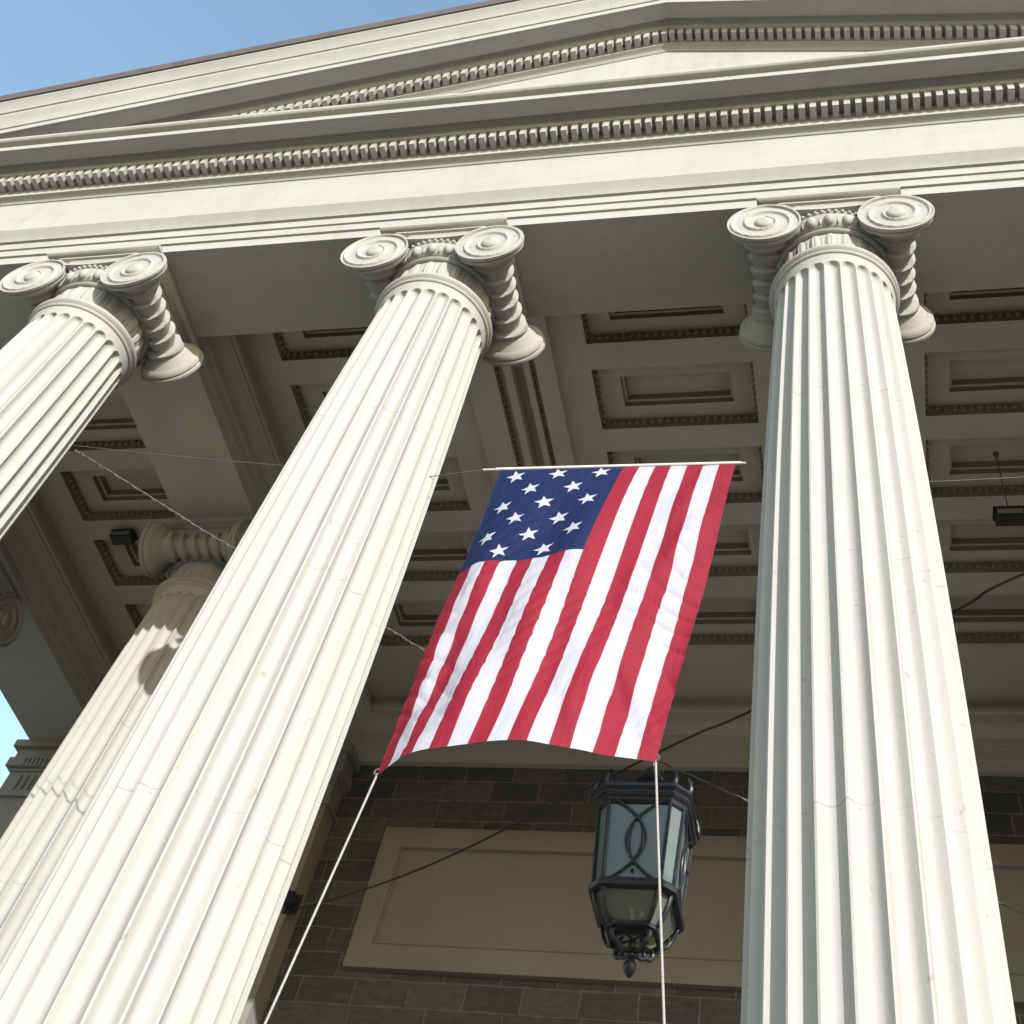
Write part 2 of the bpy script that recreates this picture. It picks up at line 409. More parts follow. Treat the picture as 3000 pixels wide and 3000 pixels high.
# pilasters on the wall
for xc in (-8, -4, 8, 12):
    pl = MB(); hw = .58; yf = WY-.36
    el = .17 if xc == -8 else 0
    for zz0, zz1, e in ((FZ+.45, -.95, 0), (FZ, FZ+.2, .12), (FZ+.2, FZ+.33, .08), (FZ+.33, FZ+.45, .04), (-.95, -.90, .05), (-.90, -.86, .02), (-.86, -.50, .0), (-.50, -.45, .03), (-.45, -.30, .09), (-.30, -.12, .05), (-.12, -.003, .13)):
        pl.box(xc-hw-e-el, xc+hw+e, yf-e, WY+(.3 if xc in (-8, 12) else -.003), zz0, zz1)
    for k in range(16):          # egg course and leaf course
        x = xc-hw+.036+k*.0725
        pl.ball((x, yf-.09, -.375), (.03, .03, .065), 6, 5)
    for k in range(10):
        x = xc-hw+.058+k*.116
        pl.ball((x, yf-.005, -.68), (.035, .025, .14), 6, 5)
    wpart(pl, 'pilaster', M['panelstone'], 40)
# coffered ceiling
cl = MB()
rows = [(.73, 1.68), (2.06, 2.98), (3.34, 4.26), (4.63, 5.55), (5.94, 6.86)]
bays = [(-7.45, -4.55, -6.9, -5.1), (-3.45, -.55, -2.98, -1.0), (.6, 3.45, 1.02, 3.0), (4.55, 7.45, 5.0, 6.98), (8.55, 11.45, 9.1, 10.9)]
def hole_rect(mb, X, Y, x0, x1, y0, y1, z):   # faces of rect (X,Y) minus hole
    for a, b, c, d in ((X[0], X[1], Y[0], y0), (X[0], X[1], y1, Y[1]), (X[0], x0, y0, y1), (x1, X[1], y0, y1)):
        if b-a > 1e-4 and d-c > 1e-4: quad(mb, a, b, c, d, z)
def well(mb, x0, x1, y0, y1, z0, z1, mi=0):
    mb.add([(x0, y0, z0), (x1, y0, z0), (x1, y1, z0), (x0, y1, z0), (x0, y0, z1), (x1, y0, z1), (x1, y1, z1), (x0, y1, z1)],
           [(0, 1, 5, 4), (1, 2, 6, 5), (2, 3, 7, 6), (3, 0, 4, 7)], mi)
coffers = []
for bi, (bx0, bx1, cx0, cx1) in enumerate(bays):
    ys = [.585]+[(rows[i][1]+rows[i+1][0])/2 for i in range(4)]+[WY]
    for ri, (y0, y1) in enumerate(rows):
        hole_rect(cl, (bx0, bx1), (ys[ri], ys[ri+1]), cx0, cx1, y0, y1, CZ)
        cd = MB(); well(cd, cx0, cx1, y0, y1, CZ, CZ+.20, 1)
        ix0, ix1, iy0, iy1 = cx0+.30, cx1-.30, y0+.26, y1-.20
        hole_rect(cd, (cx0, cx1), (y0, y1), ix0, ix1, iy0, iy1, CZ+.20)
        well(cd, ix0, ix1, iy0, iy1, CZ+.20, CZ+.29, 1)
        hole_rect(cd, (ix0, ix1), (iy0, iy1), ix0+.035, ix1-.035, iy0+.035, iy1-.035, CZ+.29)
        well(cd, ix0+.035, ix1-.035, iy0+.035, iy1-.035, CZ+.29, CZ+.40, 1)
        quad(cd, ix0+.035, ix1-.035, iy0+.035, iy1-.035, CZ+.40)
        k = int((cx1-cx0)/.095)                     # egg enrichment round the outer well
        for i in range(k):
            x = cx0+(i+.5)*(cx1-cx0)/k
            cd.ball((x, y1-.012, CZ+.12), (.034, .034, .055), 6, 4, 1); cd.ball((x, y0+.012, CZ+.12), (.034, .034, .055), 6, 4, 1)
        k = int((y1-y0)/.095)
        for i in range(k):
            y = y0+(i+.5)*(y1-y0)/k
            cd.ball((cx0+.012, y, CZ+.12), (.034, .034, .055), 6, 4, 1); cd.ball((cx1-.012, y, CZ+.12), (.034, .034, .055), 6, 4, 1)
        coffers.append(cd)
ribs = []
def rib(cx):                                        # down-standing moulded ribs between the coffer bays
    rb_ = MB()
    segs = [(-.55, -.17, .12), (-.17, -.05, 0), (-.05, .05, .13), (.05, .20, -.10), (.20, .28, .10), (.28, .36, -.02), (.36, .60, .12)]
    if cx == 4: segs = [(-.55, -.36, .12), (-.36, -.28, -.02), (-.28, -.20, .10), (-.20, -.05, -.10), (-.05, .05, .13), (.05, .17, 0), (.17, .55, .12)]
    pts = [(segs[0][0], CZ)]
    for a_, b_, dz in segs: pts += [(a_, CZ-dz), (b_, CZ-dz)]
    pts.append((segs[-1][1], CZ))
    rb_.grid([[(cx+px_, y, pz_) for y in (WY, .585)] for px_, pz_ in pts])
    y = .65
    while y < 8.1:
        rb_.ball((cx-.16 if cx == 0 else cx+.06, y, CZ-.05), (.03, .036, .055), 6, 4, 1); rb_.ball((cx+.285 if cx == 0 else cx-.35, y, CZ-.05), (.022, .036, .04), 6, 4, 1); y += .095
    ribs.append(rb_)
rib(0); rib(4)
ceil = bpart(cl, 'portico_ceiling', M['ceil'])
for nm, L_ in (('coffer', coffers), ('ceiling_rib', ribs)):
    for mbx in L_:
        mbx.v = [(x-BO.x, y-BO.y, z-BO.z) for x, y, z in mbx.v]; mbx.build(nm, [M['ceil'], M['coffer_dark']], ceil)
# floor and steps
st = MB()
for k in range(6):
    e = .35*k; z1 = FZ-k*(1.0/6)
    st.box(X0-1.0-e, X1+1.0+e, -1.5-e, 8.2, z1-1.0/6, z1-.0)
bpart(st, 'steps', M['paving'])

# ------------------------------------------------------------ columns
def shaft_r(z):
    t = min(-z, 7.5); return .501+.042*t-.003*t*t
NF = 24
def make_column(name, loc, label, rz=0, group='fluted Ionic columns of the porch'):
    root = empty(name, (loc[0], loc[1], FZ), label, 'column', group, rz)
    OZ = -FZ      # local z = world z - FZ ; shapes are written in world z then lifted
    def P(mb, nm, mat, smooth=None, parent=None):
        mb.v = [(x, y, z+OZ) for x, y, z in mb.v]; return mb.build(nm, mat, parent or root, smooth)
    # shaft; kept at z=0 local offset so that drum joints fall at real heights
    sh = MB(); NA = NF*12; zt = -1.10; ztop = -1.20; hw = None
    zs = [zt]
    rt = shaft_r(ztop); half = 2*pi*rt/NF*.41
    for k in range(9): zs.append(ztop-half*(1-cos(pi/2*k/8))-.0)
    zs += [ztop-half-.02]
    z = -1.6
    while z > FZ+1.1: zs.append(z); z -= .55
    zb = FZ+.75
    for k in range(9): zs.append(zb+half*(1.25)-half*1.25*sin(pi/2*k/8))
    zs.append(FZ+.60)
    Pg = []
    for i in range(NA):
        a = 2*pi*i/NA-R(6.3); u = ((i % 12)/12.0)*2-1        # -1..1 in one flute+fillet period
        uu = (u+1/12.0)/.80
        row = []
        for z in zs:
            r = shaft_r(z); D = .052*(r/.55); d = 0
            if abs(uu) < 1:
                if z > ztop-half:
                    ww = (z-(ztop-half))/half
                    d = D*math.sqrt(max(0, 1-uu*uu-ww*ww)) if z < ztop else 0
                elif z < zb+half:
                    ww = ((zb+half)-z)/half
                    d = D*math.sqrt(max(0, 1-uu*uu-ww*ww)) if ww < 1 else 0
                else: d = D*math.sqrt(1-uu*uu)
            if z >= ztop: r = r+ (z-ztop)*.25
            row.append(((r-d)*cos(a), (r-d)*sin(a), z))
        Pg.append(row[::-1])
    sh.grid(Pg, True); P(sh, 'shaft', M['shaft'], 28)
    # astragal and carved necking
    ne = MB()
    ne.revolve([(.50, -1.105), (.575, -1.10), (.59, -1.085), (.59, -1.065), (.57, -1.055), (.575, -1.05), (.605, -1.03), (.612, -1.0), (.60, -.975), (.575, -.96), (.56, -.957), (.535, -.95), (.53, -.93)], 72)
    ne_o = P(ne, 'astragal', M['carved'], 50)
    nk = MB(); zsn = [-.94+.02*k for k in range(17)]
    def leaf(a, z, r):
        ph = (a*22/(2*pi)) % 1.0; t = (z+.93)/.30
        x = abs(ph-.5)*2
        petal = max(0, 1-(x/(.35+.4*sin(pi*min(1, max(0, t)))))**2)
        vein = .35*max(0, 1-(x/.12)**2)
        stem2 = .5*max(0, 1-((1-x)/.18)**2)*(1 if .15 < t < .8 else 0)
        return (.028*(petal-vein)+.02*stem2)*sin(pi*min(1, max(0, t)))**.4 if 0 < t < 1 else 0
    nk.revolve([(.512+.012*((z+.94)/.32), z) for z in zsn], 22*14, mod=leaf)
    P(nk, 'carved_necking', M['carved'], 60)
    # capital: echinus with egg course, cushion block under the abacus
    ca = MB()
    ca.revolve([(.53, -.63), (.555, -.625), (.57, -.60), (.56, -.58), (.555, -.575), (.575, -.57), (.60, -.53), (.625, -.46), (.63, -.42), (.60, -.395), (.615, -.385), (.63, -.36), (.615, -.335), (.615, -.325), (.615, -.28)], 72)
    ca.box(-.60, .60, -.535, .535, -.34, -.10)
    cap = P(ca, 'capital', M['carved'], 50)
    eb = MB()
    for k in range(22):
        a = 2*pi*(k+.5)/22; r = .605
        eb.ball((r*cos(a), r*sin(a), -.495), (.052, .052, .078), 10, 8)
        a2 = 2*pi*k/22; eb.ball((r*cos(a2), r*sin(a2), -.49), (.016, .016, .075), 6, 6)
    for k in range(60):
        a = 2*pi*k/60; eb.ball((.625*cos(a), .625*sin(a), -.36), .022, 7, 5)
    P(eb, 'egg_and_dart', M['carved'], 80, cap)
    ab = MB(); prof = [(.58, -.125), (.62, -.12), (.63, -.10), (.66, -.085), (.69, -.055), (.70, -.045), (.70, -.004)]
    ab.grid([[(sx*(p+.0), sy*(p-.035), z) for p, z in prof] for sx, sy in ((-1, -1), (1, -1), (1, 1), (-1, 1))], True)
    quad(ab, -.58, .58, -.545, .545, -.125)
    P(ab, 'abacus', M['carved'], 40, cap)
    # canalis: the channel joining the two scrolls, front and back
    cn = MB()
    for sy in (-1, 1):
        n = 24; rows_ = []
        for i in range(n+1):
            x = lerp(-.56, .56, i/n); t = i/n
            sag = .10*sin(pi*t)
            top = -.135-.010*sin(pi*t); bot = -.285-.06*sin(pi*t)
            if abs(x) > .28: bot = max(bot, min(top-.05, -.51+math.sqrt(max(0, .355**2-(.62-abs(x))**2))-.015))
            ff = 1 if abs(x) < .50 else max(0, (.56-abs(x))/.06); kp = lambda p: .585+(p-.585)*ff
            pr = [(.615, top), (.645, top-.008), (.645, top-.03), (.618, top-.04), (.60, (top+bot)/2), (.618, bot+.045), (.645, bot+.033), (.645, bot+.006), (.615, bot), (.52, bot-.01)]
            rows_.append([(x, sy*kp(p), z) for p, z in pr])
        cn.grid(rows_, flip=(sy < 0))
    P(cn, 'channel_band', M['carved'], 50, cap)
    # volutes
    VR = .355; q = .52
    for sx in (-1, 1):
        for sy in (-1, 1):
            vo = MB(); nr, na = 44, 120; Pv = []
            for i in range(na):
                a = 2*pi*i/na; row = []
                for j in range(nr+1):
                    r = VR*(1-.985*(j/nr))
                    if r < .085:
                        h = .012+.030*math.sqrt(max(0, 1-(r/.086)**2))
                    else:
                        sN = (VR-r)/(VR-.085)*2.0
                        f = (sN+a/(2*pi)-.25) % 1.0
                        rid = max(math.exp(-(f/.16)**4), math.exp(-((1-f)/.07)**2))
                        h = .020*rid-.006*sin(pi*f)+.010*(1-r/VR)
                        if r > VR*.955: h = max(h, .018)
                    px = -cos(a)*r*(-sx); pz = sin(a)*r
                    row.append((sx*.62+px, sy*(.625+h), -.51+pz))
                # rim back to the bolster
                row = [(sx*.62-cos(a)*rr*(-sx), sy*yy, -.51+sin(a)*rr) for rr, yy in ((VR-.07, .52), (VR-.02, .55), (VR-.012, .585), (VR-.03, .595), (VR-.006, .605), (VR, .62), (VR, .635))]+row
                Pv.append(row)
            vo.grid(Pv, True, flip=(sx*sy > 0))
            P(vo, 'volute', M['carved'], 55, cap)
    # bolsters (side rolls) with twisted leaf rings
    for sx in (-1, 1):
        bo = MB(); ny, na = 130, 40; Pb = []
        for i in range(na):
            a = 2*pi*i/na; row = []
            for j in range(ny+1):
                y = lerp(-.56, .56, j/ny); t = abs(y)/.56
                base = .125+.025*t+(.175*max(0, (t-.55)/.45)**1.6)
                d = 0
                if t < .80:
                    f = ((y+.56)/.155+sx*.30*sin(a)+.25) % 1.0
                    d = .065*(1-f)**.8*min(1, (.80-t)/.08)*(1 if f > .05 else f/.05)-.015
                r = base+d
                row.append((sx*.62+r*cos(a), y, -.50+r*sin(a)))
            Pb.append(row)
        bo.grid(Pb, True, flip=True)
        P(bo, 'bolster', M['carved'], 55, cap)
    # base
    ba = MB(); rb = shaft_r(-11.3)
    ba.revolve([(rb+.18, FZ+.15), (rb+.24, FZ+.17), (rb+.26, FZ+.24), (rb+.22, FZ+.31), (rb+.12, FZ+.33), (rb+.09, FZ+.38), (rb+.11, FZ+.44), (rb+.17, FZ+.46), (rb+.19, FZ+.51), (rb+.15, FZ+.56), (rb+.05, FZ+.57), (rb, FZ+.60)], 64)
    ba.box(-rb-.27, rb+.27, -rb-.27, rb+.27, FZ, FZ+.152)
    P(ba, 'base', M['carved'], 40)
    return root
col0 = make_column('column', (0, 0), 'long fluted column left of the hanging flag, its scroll capital in full view')
def put_col(x, y, rz, label):
    c = copy_tree(col0); c.location = (x, y, FZ); c.rotation_euler.z = rz; c['label'] = label; return c
put_col(4, 0, 0, 'tall upright fluted column right of the hanging flag, shaded flutes along its left')
put_col(-4, 0, 0, 'sunlit fluted column cut by the left edge, capital under the left end of the entablature')
put_col(-4, 4, pi/2, 'half sunlit rear column behind the left columns, its capital in deep shade')
put_col(-8, 4, pi/2, 'shaded side column at the far left edge, only a dark scroll showing')
put_col(8, 0, 0, 'front column next beyond the one right of the flag')
put_col(-8, 0, 0, 'corner column at the left end of the front row')
put_col(12, 0, 0, 'corner column at the right end of the front row')
put_col(8, 4, pi/2, 'rear column standing behind the right part of the porch')
put_col(12, 4, pi/2, 'side column of the right return of the porch')

# ------------------------------------------------------------ flag
flag = empty('flag', (2.19, 0, -3.4), 'red white and blue flag hung upright between two columns', 'flag')
FO = Vector(flag.location)
B = [(1.03, 0, -6.40), (1.125, -.085, -6.39), (1.215, -.155, -6.383), (1.31, -.20, -6.374), (1.425, -.225, -6.365), (1.545, -.235, -6.357), (1.675, -.255, -6.348), (1.80, -.278, -6.339),
     (1.925, -.277, -6.331), (2.045, -.258, -6.322), (2.17, -.215, -6.313), (2.292, -.175, -6.305), (2.42, -.13, -6.296), (2.548, -.09, -6.287), (2.675, -.05, -6.279), (2.79, -.01, -6.27)]
def bott(u):
    t = u*15; i = min(14, int(t)); f = t-i
    p0 = Vector(B[max(0, i-1)]); p1 = Vector(B[i]); p2 = Vector(B[i+1]); p3 = Vector(B[min(15, i+2)])
    return .5*((2*p1)+(-p0+p2)*f+(2*p0-5*p1+4*p2-p3)*f*f+(-p0+3*p1-3*p2+p3)*f*f*f)
def CR(u, v):                    # creases fade out over the heavier canton
    d = max((u-.50)/.12, (v-.38)/.12); return .4+.6*max(0, min(1, d))
def fpt(u, v):
    b = bott(u); tx = lerp(1.212, 3.164, u); top = Vector((tx, 0, lerp(-3.4, -3.423, u)))
    p = top.lerp(b, v); p.y = b.y*(v**.62)
    # soft folds: long verticals plus diagonal tension folds from the lower corners
    e = min(1, v*5)*min(1, (1-v)*6+.15)
    p.y += e*(.030*sin(u*17+v*5.5+.6)*(.4+.6*v)+.020*noise.noise(Vector((u*5+3, v*3.2, 1.7)))+.016*sin(u*31-v*13)*v*(1-abs(2*u-1)*.3))
    d = (u*.55-(1-v)*1.0)
    p.y += .012*sin(d*46)*math.exp(-((u-.10)/.12)**2)*(v > .35)*min(1, (v-.35)*4)*(1 if v < .97 else 0)
    d2 = ((1-u)*.8-(1-v)*.7)
    p.y += .014*sin(d2*60)*math.exp(-((u-.80)/.11)**2)*math.exp(-((v-.86)/.12)**2)
    p.y += .018*sin((u*1.2+v)*26)*math.exp(-((u-.88)/.1)**2)*math.exp(-((v-.35)/.3)**2)
    p.x += .006*sin(v*9+u*4)
    def crease(q, k):
        x = abs((q*k) % 1.0-.5)*2; return x**3
    n1 = noise.noise(Vector((u*2.3, v*3.1, 4.2))); n2 = noise.noise(Vector((u*3.1+9, v*2.2, 8.2)))
    p.y += .036*max(0, n1+.15)*CR(u, v)*crease(u*.62+v*1.15+n2*.12, 17)*e+.034*max(0, n2+.1)*CR(u, v)*crease(u*.5-v*1.1+n1*.15, 15)*e
    return p-FO
NU, NV = 120, 180; CV = .40
cb = MB(); uvs = []
cb.v = [tuple(fpt(i/NU, j/NV)) for i in range(NU+1) for j in range(NV+1)]
for i in range(NU):
    for j in range(NV):
        a = i*(NV+1)+j; b = a+NV+1
        cb.f.append((a, a+1, b+1, b)); stripe = int((i+.5)/NU*15)
        m_ = 2 if (stripe < 8 and (j+.5)/NV < CV) else (0 if stripe % 2 == 0 else 1)
        cb.mi.append(m_)
def add_uv(o, fn):
    me = o.data; ul = me.uv_layers.new(name='UVMap')
    for l in me.loops: ul.data[l.index].uv = fn(l.vertex_index)
clo = cb.build('cloth', [M['red'], M['white'], M['blue']], flag, 180)
add_uv(clo, lambda k: ((k//(NV+1))/NU, 1-(k % (NV+1))/NV*1.5))
def star(uc, vc, r):
    W, H = 1.95, 2.95; ms = MB()
    for off in (-.0045, .0045):
        cor = []
        for k in range(10):
            a = pi+k*pi/5; rr = r if k % 2 == 0 else r*.42
            cor.append((rr*cos(a)/W, rr*sin(a)/H))
        per = [(lerp(cor[k][0], cor[(k+1) % 10][0], m/3), lerp(cor[k][1], cor[(k+1) % 10][1], m/3)) for k in range(10) for m in range(3)]
        rows_ = []
        for du, dv in per:
            row = []
            for f_ in (.02, .25, .5, .75, 1):
                uu, vv = uc+du*f_, vc+dv*f_
                p = fpt(uu, vv); t1 = fpt(uu+.004, vv)-p; t2 = fpt(uu, vv+.004)-p
                row.append(p+t1.cross(t2).normalized()*off)
            rows_.append(row)
        ms.grid(rows_, True)
    return ms.build('star', M['white'], clo, 180)
W8 = 8/15
for r_ in range(6):
    v_ = CV*(.085+.166*r_)
    for k in range(3 if r_ % 2 == 0 else 2):
        u_ = W8*((.155+.345*k) if r_ % 2 == 0 else (.33+.345*k))
        star(u_, v_, .083)
hd = MB(); hd.tube([(1.17-FO.x, 0, -3.385-FO.z), (3.20-FO.x, 0, -3.41-FO.z)], .016, 12)
hd.build('heading_sleeve', M['white_rod'], flag, 60)
rd = MB(); rd.tube([(1.06-FO.x, 0, -3.384-FO.z), (3.24-FO.x, 0, -3.412-FO.z)], .010, 8); rd.build('rod', M['white_rod'], flag, 60)
for p in ((1.035, 0, -6.40), (2.785, -.01, -6.27)):
    gm = MB(); q_ = Vector(p)-FO
    gm.tube([q_+Vector((.022*cos(t*pi/6), -.004, .03+.022*sin(t*pi/6))) for t in range(13)], .006, 6); gm.build('grommet', M['cable'], flag, 60)

def catenary(a, b, sag, n=24, wob=0):
    a, b = Vector(a), Vector(b)
    return [a.lerp(b, t/n)-Vector((0, 0, sag*4*(t/n)*(1-t/n))) for t in range(n+1)]
def rope(name, pts, r, mat, label, cat, group=None, twist=True):
    mb = MB(); o = Vector(pts[0]); mb.tube([Vector(p)-o for p in pts], r, 8)
    ob = mb.build(name, mat, None, 60); ob.location = o
    return tag(ob, label, cat, group)
rope('guy_rope', catenary((1.035, 0, -6.38), (.60, -.10, -11.28), .03), .0075, M['rope'], 'pale rope running down from the lower left corner of the flag', 'rope', 'ropes at the flag corners')
rope('guy_rope', catenary((2.785, -.01, -6.25), (3.42, -.10, -11.28), .035), .0075, M['rope'], 'pale rope hanging past the lantern from the lower right corner of the flag', 'rope', 'ropes at the flag corners')
rope('support_rope', [(.54, .06, -3.378), (1.07, 0, -3.385)], .004, M['cable'], 'short rope tying the left end of the flag rod to a column', 'rope', 'ropes across the porch front')
rope('support_rope', [(3.23, 0, -3.412), (3.46, .04, -3.414)], .004, M['cable'], 'short rope tying the right end of the flag rod to a column', 'rope', 'ropes across the porch front')
rope('support_rope', catenary((-3.50, .36, -2.32), (-.42, .42, -2.80), .02), .0035, M['cable'], 'thin rope stretched between the two left columns', 'rope', 'ropes across the porch front')
rope('support_rope', catenary((4.50, .30, -3.35), (7.45, .30, -3.10), .06), .0045, M['cable'], 'thin rope running right from the upright column', 'rope', 'ropes across the porch front')
pl_ = [(-3.527, .417, -2.32), (-3.305, .486, -2.409), (-2.319, .792, -2.86), (-1.647, 1.001, -3.154), (-.114, 1.478, -3.699), (.287, 1.602, -3.866), (1.5, 1.98, -4.27), (2.697, 2.352, -4.586), (3.068, 2.467, -4.686), (5.117, 3.104, -5.15), (7.42, 3.82, -5.55)]
def smooth_path(pts, n=6):
    out = []; P_ = [Vector(p) for p in pts]
    for i in range(len(P_)-1):
        p0, p1, p2, p3 = P_[max(0, i-1)], P_[i], P_[i+1], P_[min(len(P_)-1, i+2)]
        for k in range(n):
            f = k/n; out.append(.5*((2*p1)+(-p0+p2)*f+(2*p0-5*p1+4*p2-p3)*f*f+(-p0+3*p1-3*p2+p3)*f*f*f))
    return out+[P_[-1]]
cbm = rope('light_string', smooth_path(pl_), .006, M['cable'], 'grey twisted cable sagging down to the right from the left edge column', 'cable')
tw = MB(); sp = smooth_path(pl_, 24)
tw.tube([p+Vector((0, .012*cos(k*1.3), .012*sin(k*1.3)))-Vector(pl_[0]) for k, p in enumerate(sp)], .0035, 5)
tw.build('spiral_wrap', M['cable'], cbm, 60)
dk = [(-3.40, 7.80, -2.50), (-3.276, 7.753, -2.56), (-2.277, 6.965, -2.84), (-1.25, 6.155, -3.07), (-.362, 5.455, -3.20), (.504, 4.773, -3.27), (2.355, 3.313, -3.42), (2.986, 2.816, -3.52), (4.797, 1.389, -3.68), (5.287, 1.002, -3.684), (7.5, -.2, -3.6)]
rope('power_cable', smooth_path(dk), .012, M['darkcable'], 'black cable slung across the wall panel from a wall bracket', 'cable')
br = MB(); br.box(-.07, .07, -.20, .0, -.09, .06); br.tube([(0, -.20, 0), (0, -.28, .02), (.03, -.33, -.02)], .018, 8); br.box(-.10, .10, -.02, 0, -.14, .12)
ob = br.build('wall_bracket', M['iron'], None, 40, (-3.37, 7.838, -2.44)); tag(ob, 'small black bracket holding the black cable on the dark wall', 'bracket')

# ------------------------------------------------------------ lantern
ln = empty('lantern', (2.0, 3.76, -5.40), 'large black iron lantern with pale glass hanging below the flag', 'lantern')
ln.scale = (.92, .92, .92)
def octo(hw, c):  # chamfered square, hw half width, c chamfer
    k = hw-c
    return [(-k, -hw), (k, -hw), (hw, -k), (hw, k), (k, hw), (-k, hw), (-hw, k), (-hw, -k)]
zT, zB = -4.03+5.52, -4.90+5.52
hT, hB, chT, chB = .43, .385, .12, .11
fr = MB()
def oprof(mb, prof, c=.12):
    P_ = []
    n = 8
    rows_ = [[(x, y, z) for x, y in octo(h, c*h/.43)] for h, z in prof]
    mb.grid([[rows_[j][i] for j in range(len(prof))] for i in range(8)], True)
    mb.add(rows_[0], [tuple(range(8))[::-1]]); mb.add(rows_[-1], [tuple(range(8))])
oprof(fr, [(.385, zB-.06), (.42, zB-.05), (.43, zB-.01), (.41, zB+.01), (.395, zB+.04)])
oprof(fr, [(.42, zT-.06), (.44, zT-.04), (.44, zT), (.47, zT+.03), (.47, zT+.07), (.50, zT+.10), (.50, zT+.13), (.40, zT+.16)])
to, bo_ = octo(hT, chT), octo(hB, chB)
for (tx, ty), (bx, by) in zip(to, bo_):
    fr.tube([(bx*1.0, by*1.0, zB), (tx*1.0, ty*1.0, zT)], .020, 6)
for k in range(8):          # bead row on the cornice
    (ax, ay), (bx, by) = octo(.475, .13)[k], octo(.475, .13)[(k+1) % 8]
    n = max(3, int(math.hypot(bx-ax, by-ay)/.035))
    for i in range(n): t = (i+.5)/n; fr.ball((lerp(ax, bx, t), lerp(ay, by, t), zT+.05), .014, 6, 4)
fr_o = fr.build('frame', M['iron'], ln, 40)
# crown: stepped roof, corner leaves, ring and chain
rfm = MB()
oprof(rfm, [(.42, zT+.15), (.36, zT+.22), (.20, zT+.33), (.12, zT+.40), (.10, zT+.46), (.13, zT+.48)])
rfm.revolve([(.05, zT+.46), (.12, zT+.48), (.15, zT+.52), (.12, zT+.56), (.06, zT+.58), (.09, zT+.62), (.05, zT+.67), (.0, zT+.69)], 20)
rfm.build('cap', M['iron'], ln, 40)
lf = []
for k, (x, y) in enumerate(octo(.46, .13)):
    lfm = MB(); d = Vector((x, y, 0)).normalized()
    pts = [Vector((x, y, zT+.10)), Vector((x, y, zT+.17))+d*.03, Vector((x, y, zT+.25))+d*.02, Vector((x, y, zT+.31))-d*.01, Vector((x, y, zT+.30))-d*.045]
    lfm.tube(pts, [.026, .034, .028, .017, .007], 8); lfm.build('corner_leaf', M['iron'], ln, 60)
ch = MB(); zc = zT+.70; kk = 0
while zc < (1.1+5.40)/.92-.1:
    ax = (1, 0) if kk % 2 else (0, 1)
    ch.tube([(ax[0]*.032*sin(t*pi/5), ax[1]*.032*sin(t*pi/5), zc+.055+.06*cos(t*pi/5)) for t in range(11)], .009, 5, cap=False); zc += .098; kk += 1
ch.revolve([(.12, zc-.02), (.16, zc+.02), (.14, zc+.06)], 20)
ch.build('chain', M['iron'], ln, 60)
# panes and ornament
for k in range(8):
    a1, a2 = Vector((*to[k], zT)), Vector((*to[(k+1) % 8], zT)); b1, b2 = Vector((*bo_[k], zB)), Vector((*bo_[(k+1) % 8], zB))
    nrm = (a2-a1).cross(b1-a1).normalized(); c0 = (a1+b2)/2
    if nrm.dot(Vector((c0.x, c0.y, 0))) < 0: nrm = -nrm
    pn = MB(); ins = nrm*-.012
    vs = [b1+ins, b2+ins, a2+ins, a1+ins]; vs2 = [p-nrm*.005 for p in vs]
    pn.add(vs+vs2, [(0, 1, 2, 3), (7, 6, 5, 4), (0, 4, 5, 1), (1, 5, 6, 2), (2, 6, 7, 3), (3, 7, 4, 0)])
    pn.build('glass_pane', M['glass'], ln)
    if k % 2 == 0:
        orn = MB()
        def sp_(s, t): return (b1.lerp(b2, s)).lerp(a1.lerp(a2, s), t)+nrm*.008
        for mir in (0, 1):
            for amp, r_, t0, t1 in ((.66, .013, 0, 1), (.57, .007, .2, .8)):
                pts = []
                for i in range(25):
                    t = lerp(t0, t1, i/24)
                    s = amp*sin(pi*t)**.75 if amp > .6 else .5+.10*sin(pi*(t-.2)/.6)
                    s = max(.0, min(1, s))
                    pts.append(sp_(1-s if mir else s, t))
                orn.tube(pts, r_, 6)
        for t_ in (.02, .98):
            orn.tube([sp_(0, t_), sp_(1, t_)], .022, 6)
        for i in range(5):
            orn.ball(sp_(.5, .12)+Vector((0, 0, .0)), .018, 6, 4)
        orn.build('pane_tracery', M['iron'], ln, 60)
# open basket below with inner glass bowl, scrolls and finial
bk = MB(); zR = zB-.31
lo_, up_ = octo(.225, .07), octo(.375, .11)
for (lx, ly), (ux, uy) in zip(lo_, up_):
    bk.tube(smooth_path([(ux, uy, zB-.04), (lerp(ux, lx, .22), lerp(uy, ly, .22), zB-.16), (lerp(ux, lx, .6), lerp(uy, ly, .6), zB-.28), (lx, ly, zR)], 4), .020, 6)
for k in range(8):
    bk.tube([(*lo_[k], zR), (*lo_[(k+1) % 8], zR)], .026, 6); bk.ball((*lo_[k], zR), .030, 8, 6)
for k in range(0, 8, 2):
    bk.tube([(*lo_[k], zR), (0, 0, zR-.03)], .012, 6)
bk_o = bk.build('basket', M['iron'], ln, 60)
for k in range(8):
    P4 = [Vector((*lo_[k], zR)), Vector((*lo_[(k+1) % 8], zR)), Vector((*up_[(k+1) % 8], zB-.05)), Vector((*up_[k], zB-.05))]
    m_ = [P4[0].lerp(P4[3], .5)*1.0, P4[1].lerp(P4[2], .5)*1.0]
    pn = MB(); vs = [p*.975 if False else Vector((p.x*.97, p.y*.97, p.z)) for p in P4]; vs2 = [Vector((p.x*.955, p.y*.955, p.z)) for p in P4]
    pn.add(vs+vs2, [(0, 1, 2, 3), (7, 6, 5, 4), (0, 4, 5, 1), (1, 5, 6, 2), (2, 6, 7, 3), (3, 7, 4, 0)])
    pn.build('lower_pane', M['clearglass'], ln)
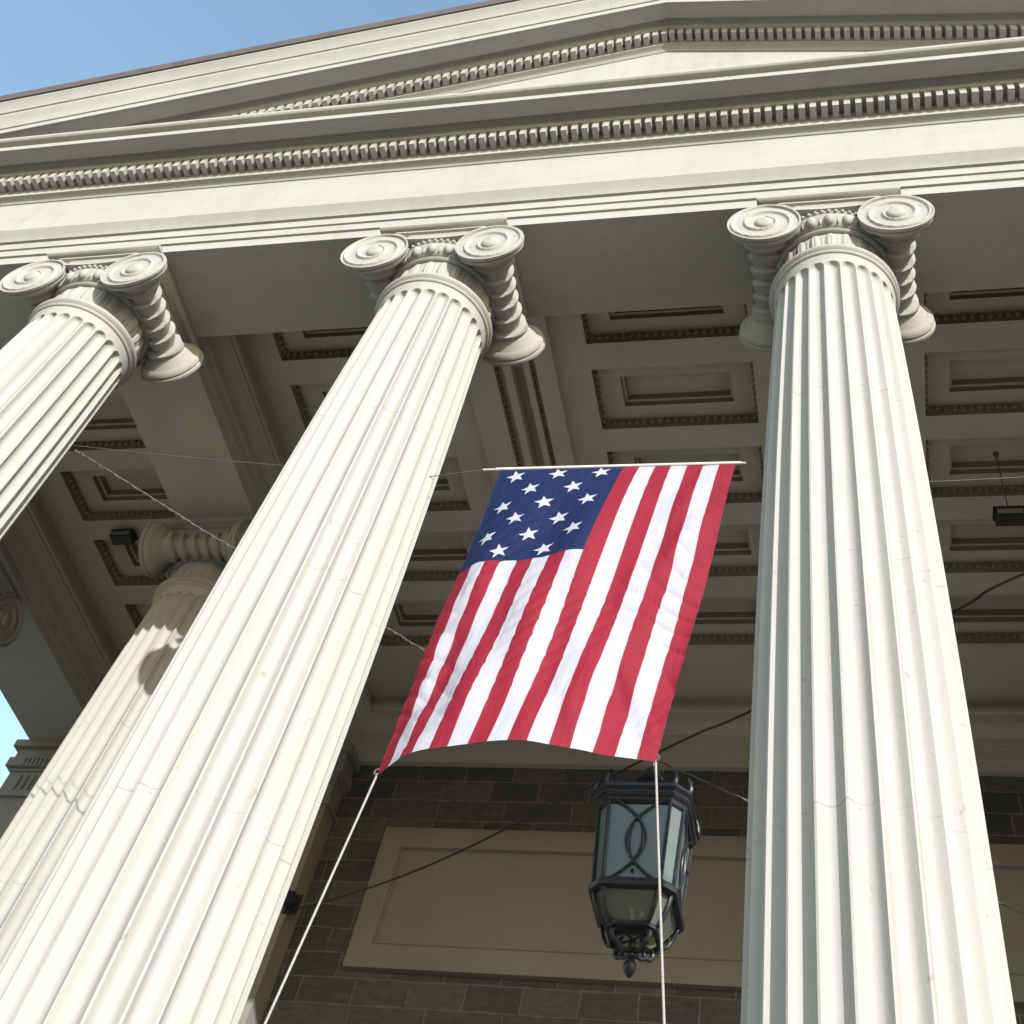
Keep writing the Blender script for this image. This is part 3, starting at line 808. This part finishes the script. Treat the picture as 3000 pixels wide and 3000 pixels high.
for k in range(4):
    a = pi/2*k+pi/4+.05; sc = MB(); pts = []
    for r_, z_ in ((.23, zR-.02), (.25, zR-.07), (.215, zR-.12), (.155, zR-.115), (.13, zR-.07), (.155, zR-.045), (.175, zR-.065)):
        pts.append((cos(a)*r_, sin(a)*r_, z_))
    pp = smooth_path(pts, 5); sc.tube(pp, [lerp(.030, .014, i/(len(pp)-1)) for i in range(len(pp))], 7)
    pp = smooth_path([(cos(a)*.19, sin(a)*.19, zR-.12), (cos(a)*.11, sin(a)*.11, zR-.16), (cos(a)*.05, sin(a)*.05, zR-.15), (cos(a)*.02, sin(a)*.02, zR-.12)], 4)
    sc.tube(pp, .020, 7); sc.build('scroll', M['iron'], ln, 60)
fn = MB(); fn.revolve([(0, -.075), (.022, -.065), (.045, -.03), (.062, .015), (.058, .055), (.036, .085), (.028, .095), (.05, .11), (.052, .13), (.03, .145), (.028, .20), (.045, .225), (.03, .26), (.0, .29)], 16)
fn.build('finial', M['iron'], ln, 60)
bl = MB()
for dx, dy in ((.06, 0), (-.04, .05), (-.03, -.06)):
    bl.tube([(dx, dy, zB-.1), (dx, dy, zB+.30)], .02, 8); bl.ball((dx, dy, zB+.38), (.04, .04, .075), 10, 8)
bl.build('candle_cluster', M['white_rod'], ln, 60)

# ------------------------------------------------------------ floodlights hung under the ceiling
def floodlight(x, y, zt, drop, label):
    r_ = empty('floodlight', (x, y, zt), label, 'floodlight', 'dark floodlights hung from the porch ceiling')
    b = MB(); b.box(-.16, .16, -.09, .09, -drop-.10, -drop+.0); b.box(-.18, .18, -.10, .10, -drop-.0, -drop+.03); b.build('housing', M['lamp_box'], r_)
    b = MB(); b.box(-.14, .14, -.10, -.092, -drop-.085, -drop-.015); b.build('lens', M['lens'], r_)
    b = MB(); b.tube([(0, 0, 0), (0, 0, -drop+.03)], .008, 6); b.ball((0, 0, -.02), .04, 8, 5); b.build('hanger', M['cable'], r_, 60)
    return r_
floodlight(5.816, 3.58, 1.1, 1.12, 'dark floodlight bar hung at the right edge of the porch ceiling')
floodlight(-6.25, 4.45, 1.1, .12, 'dark floodlight bar set between the left coffers above the rear column')
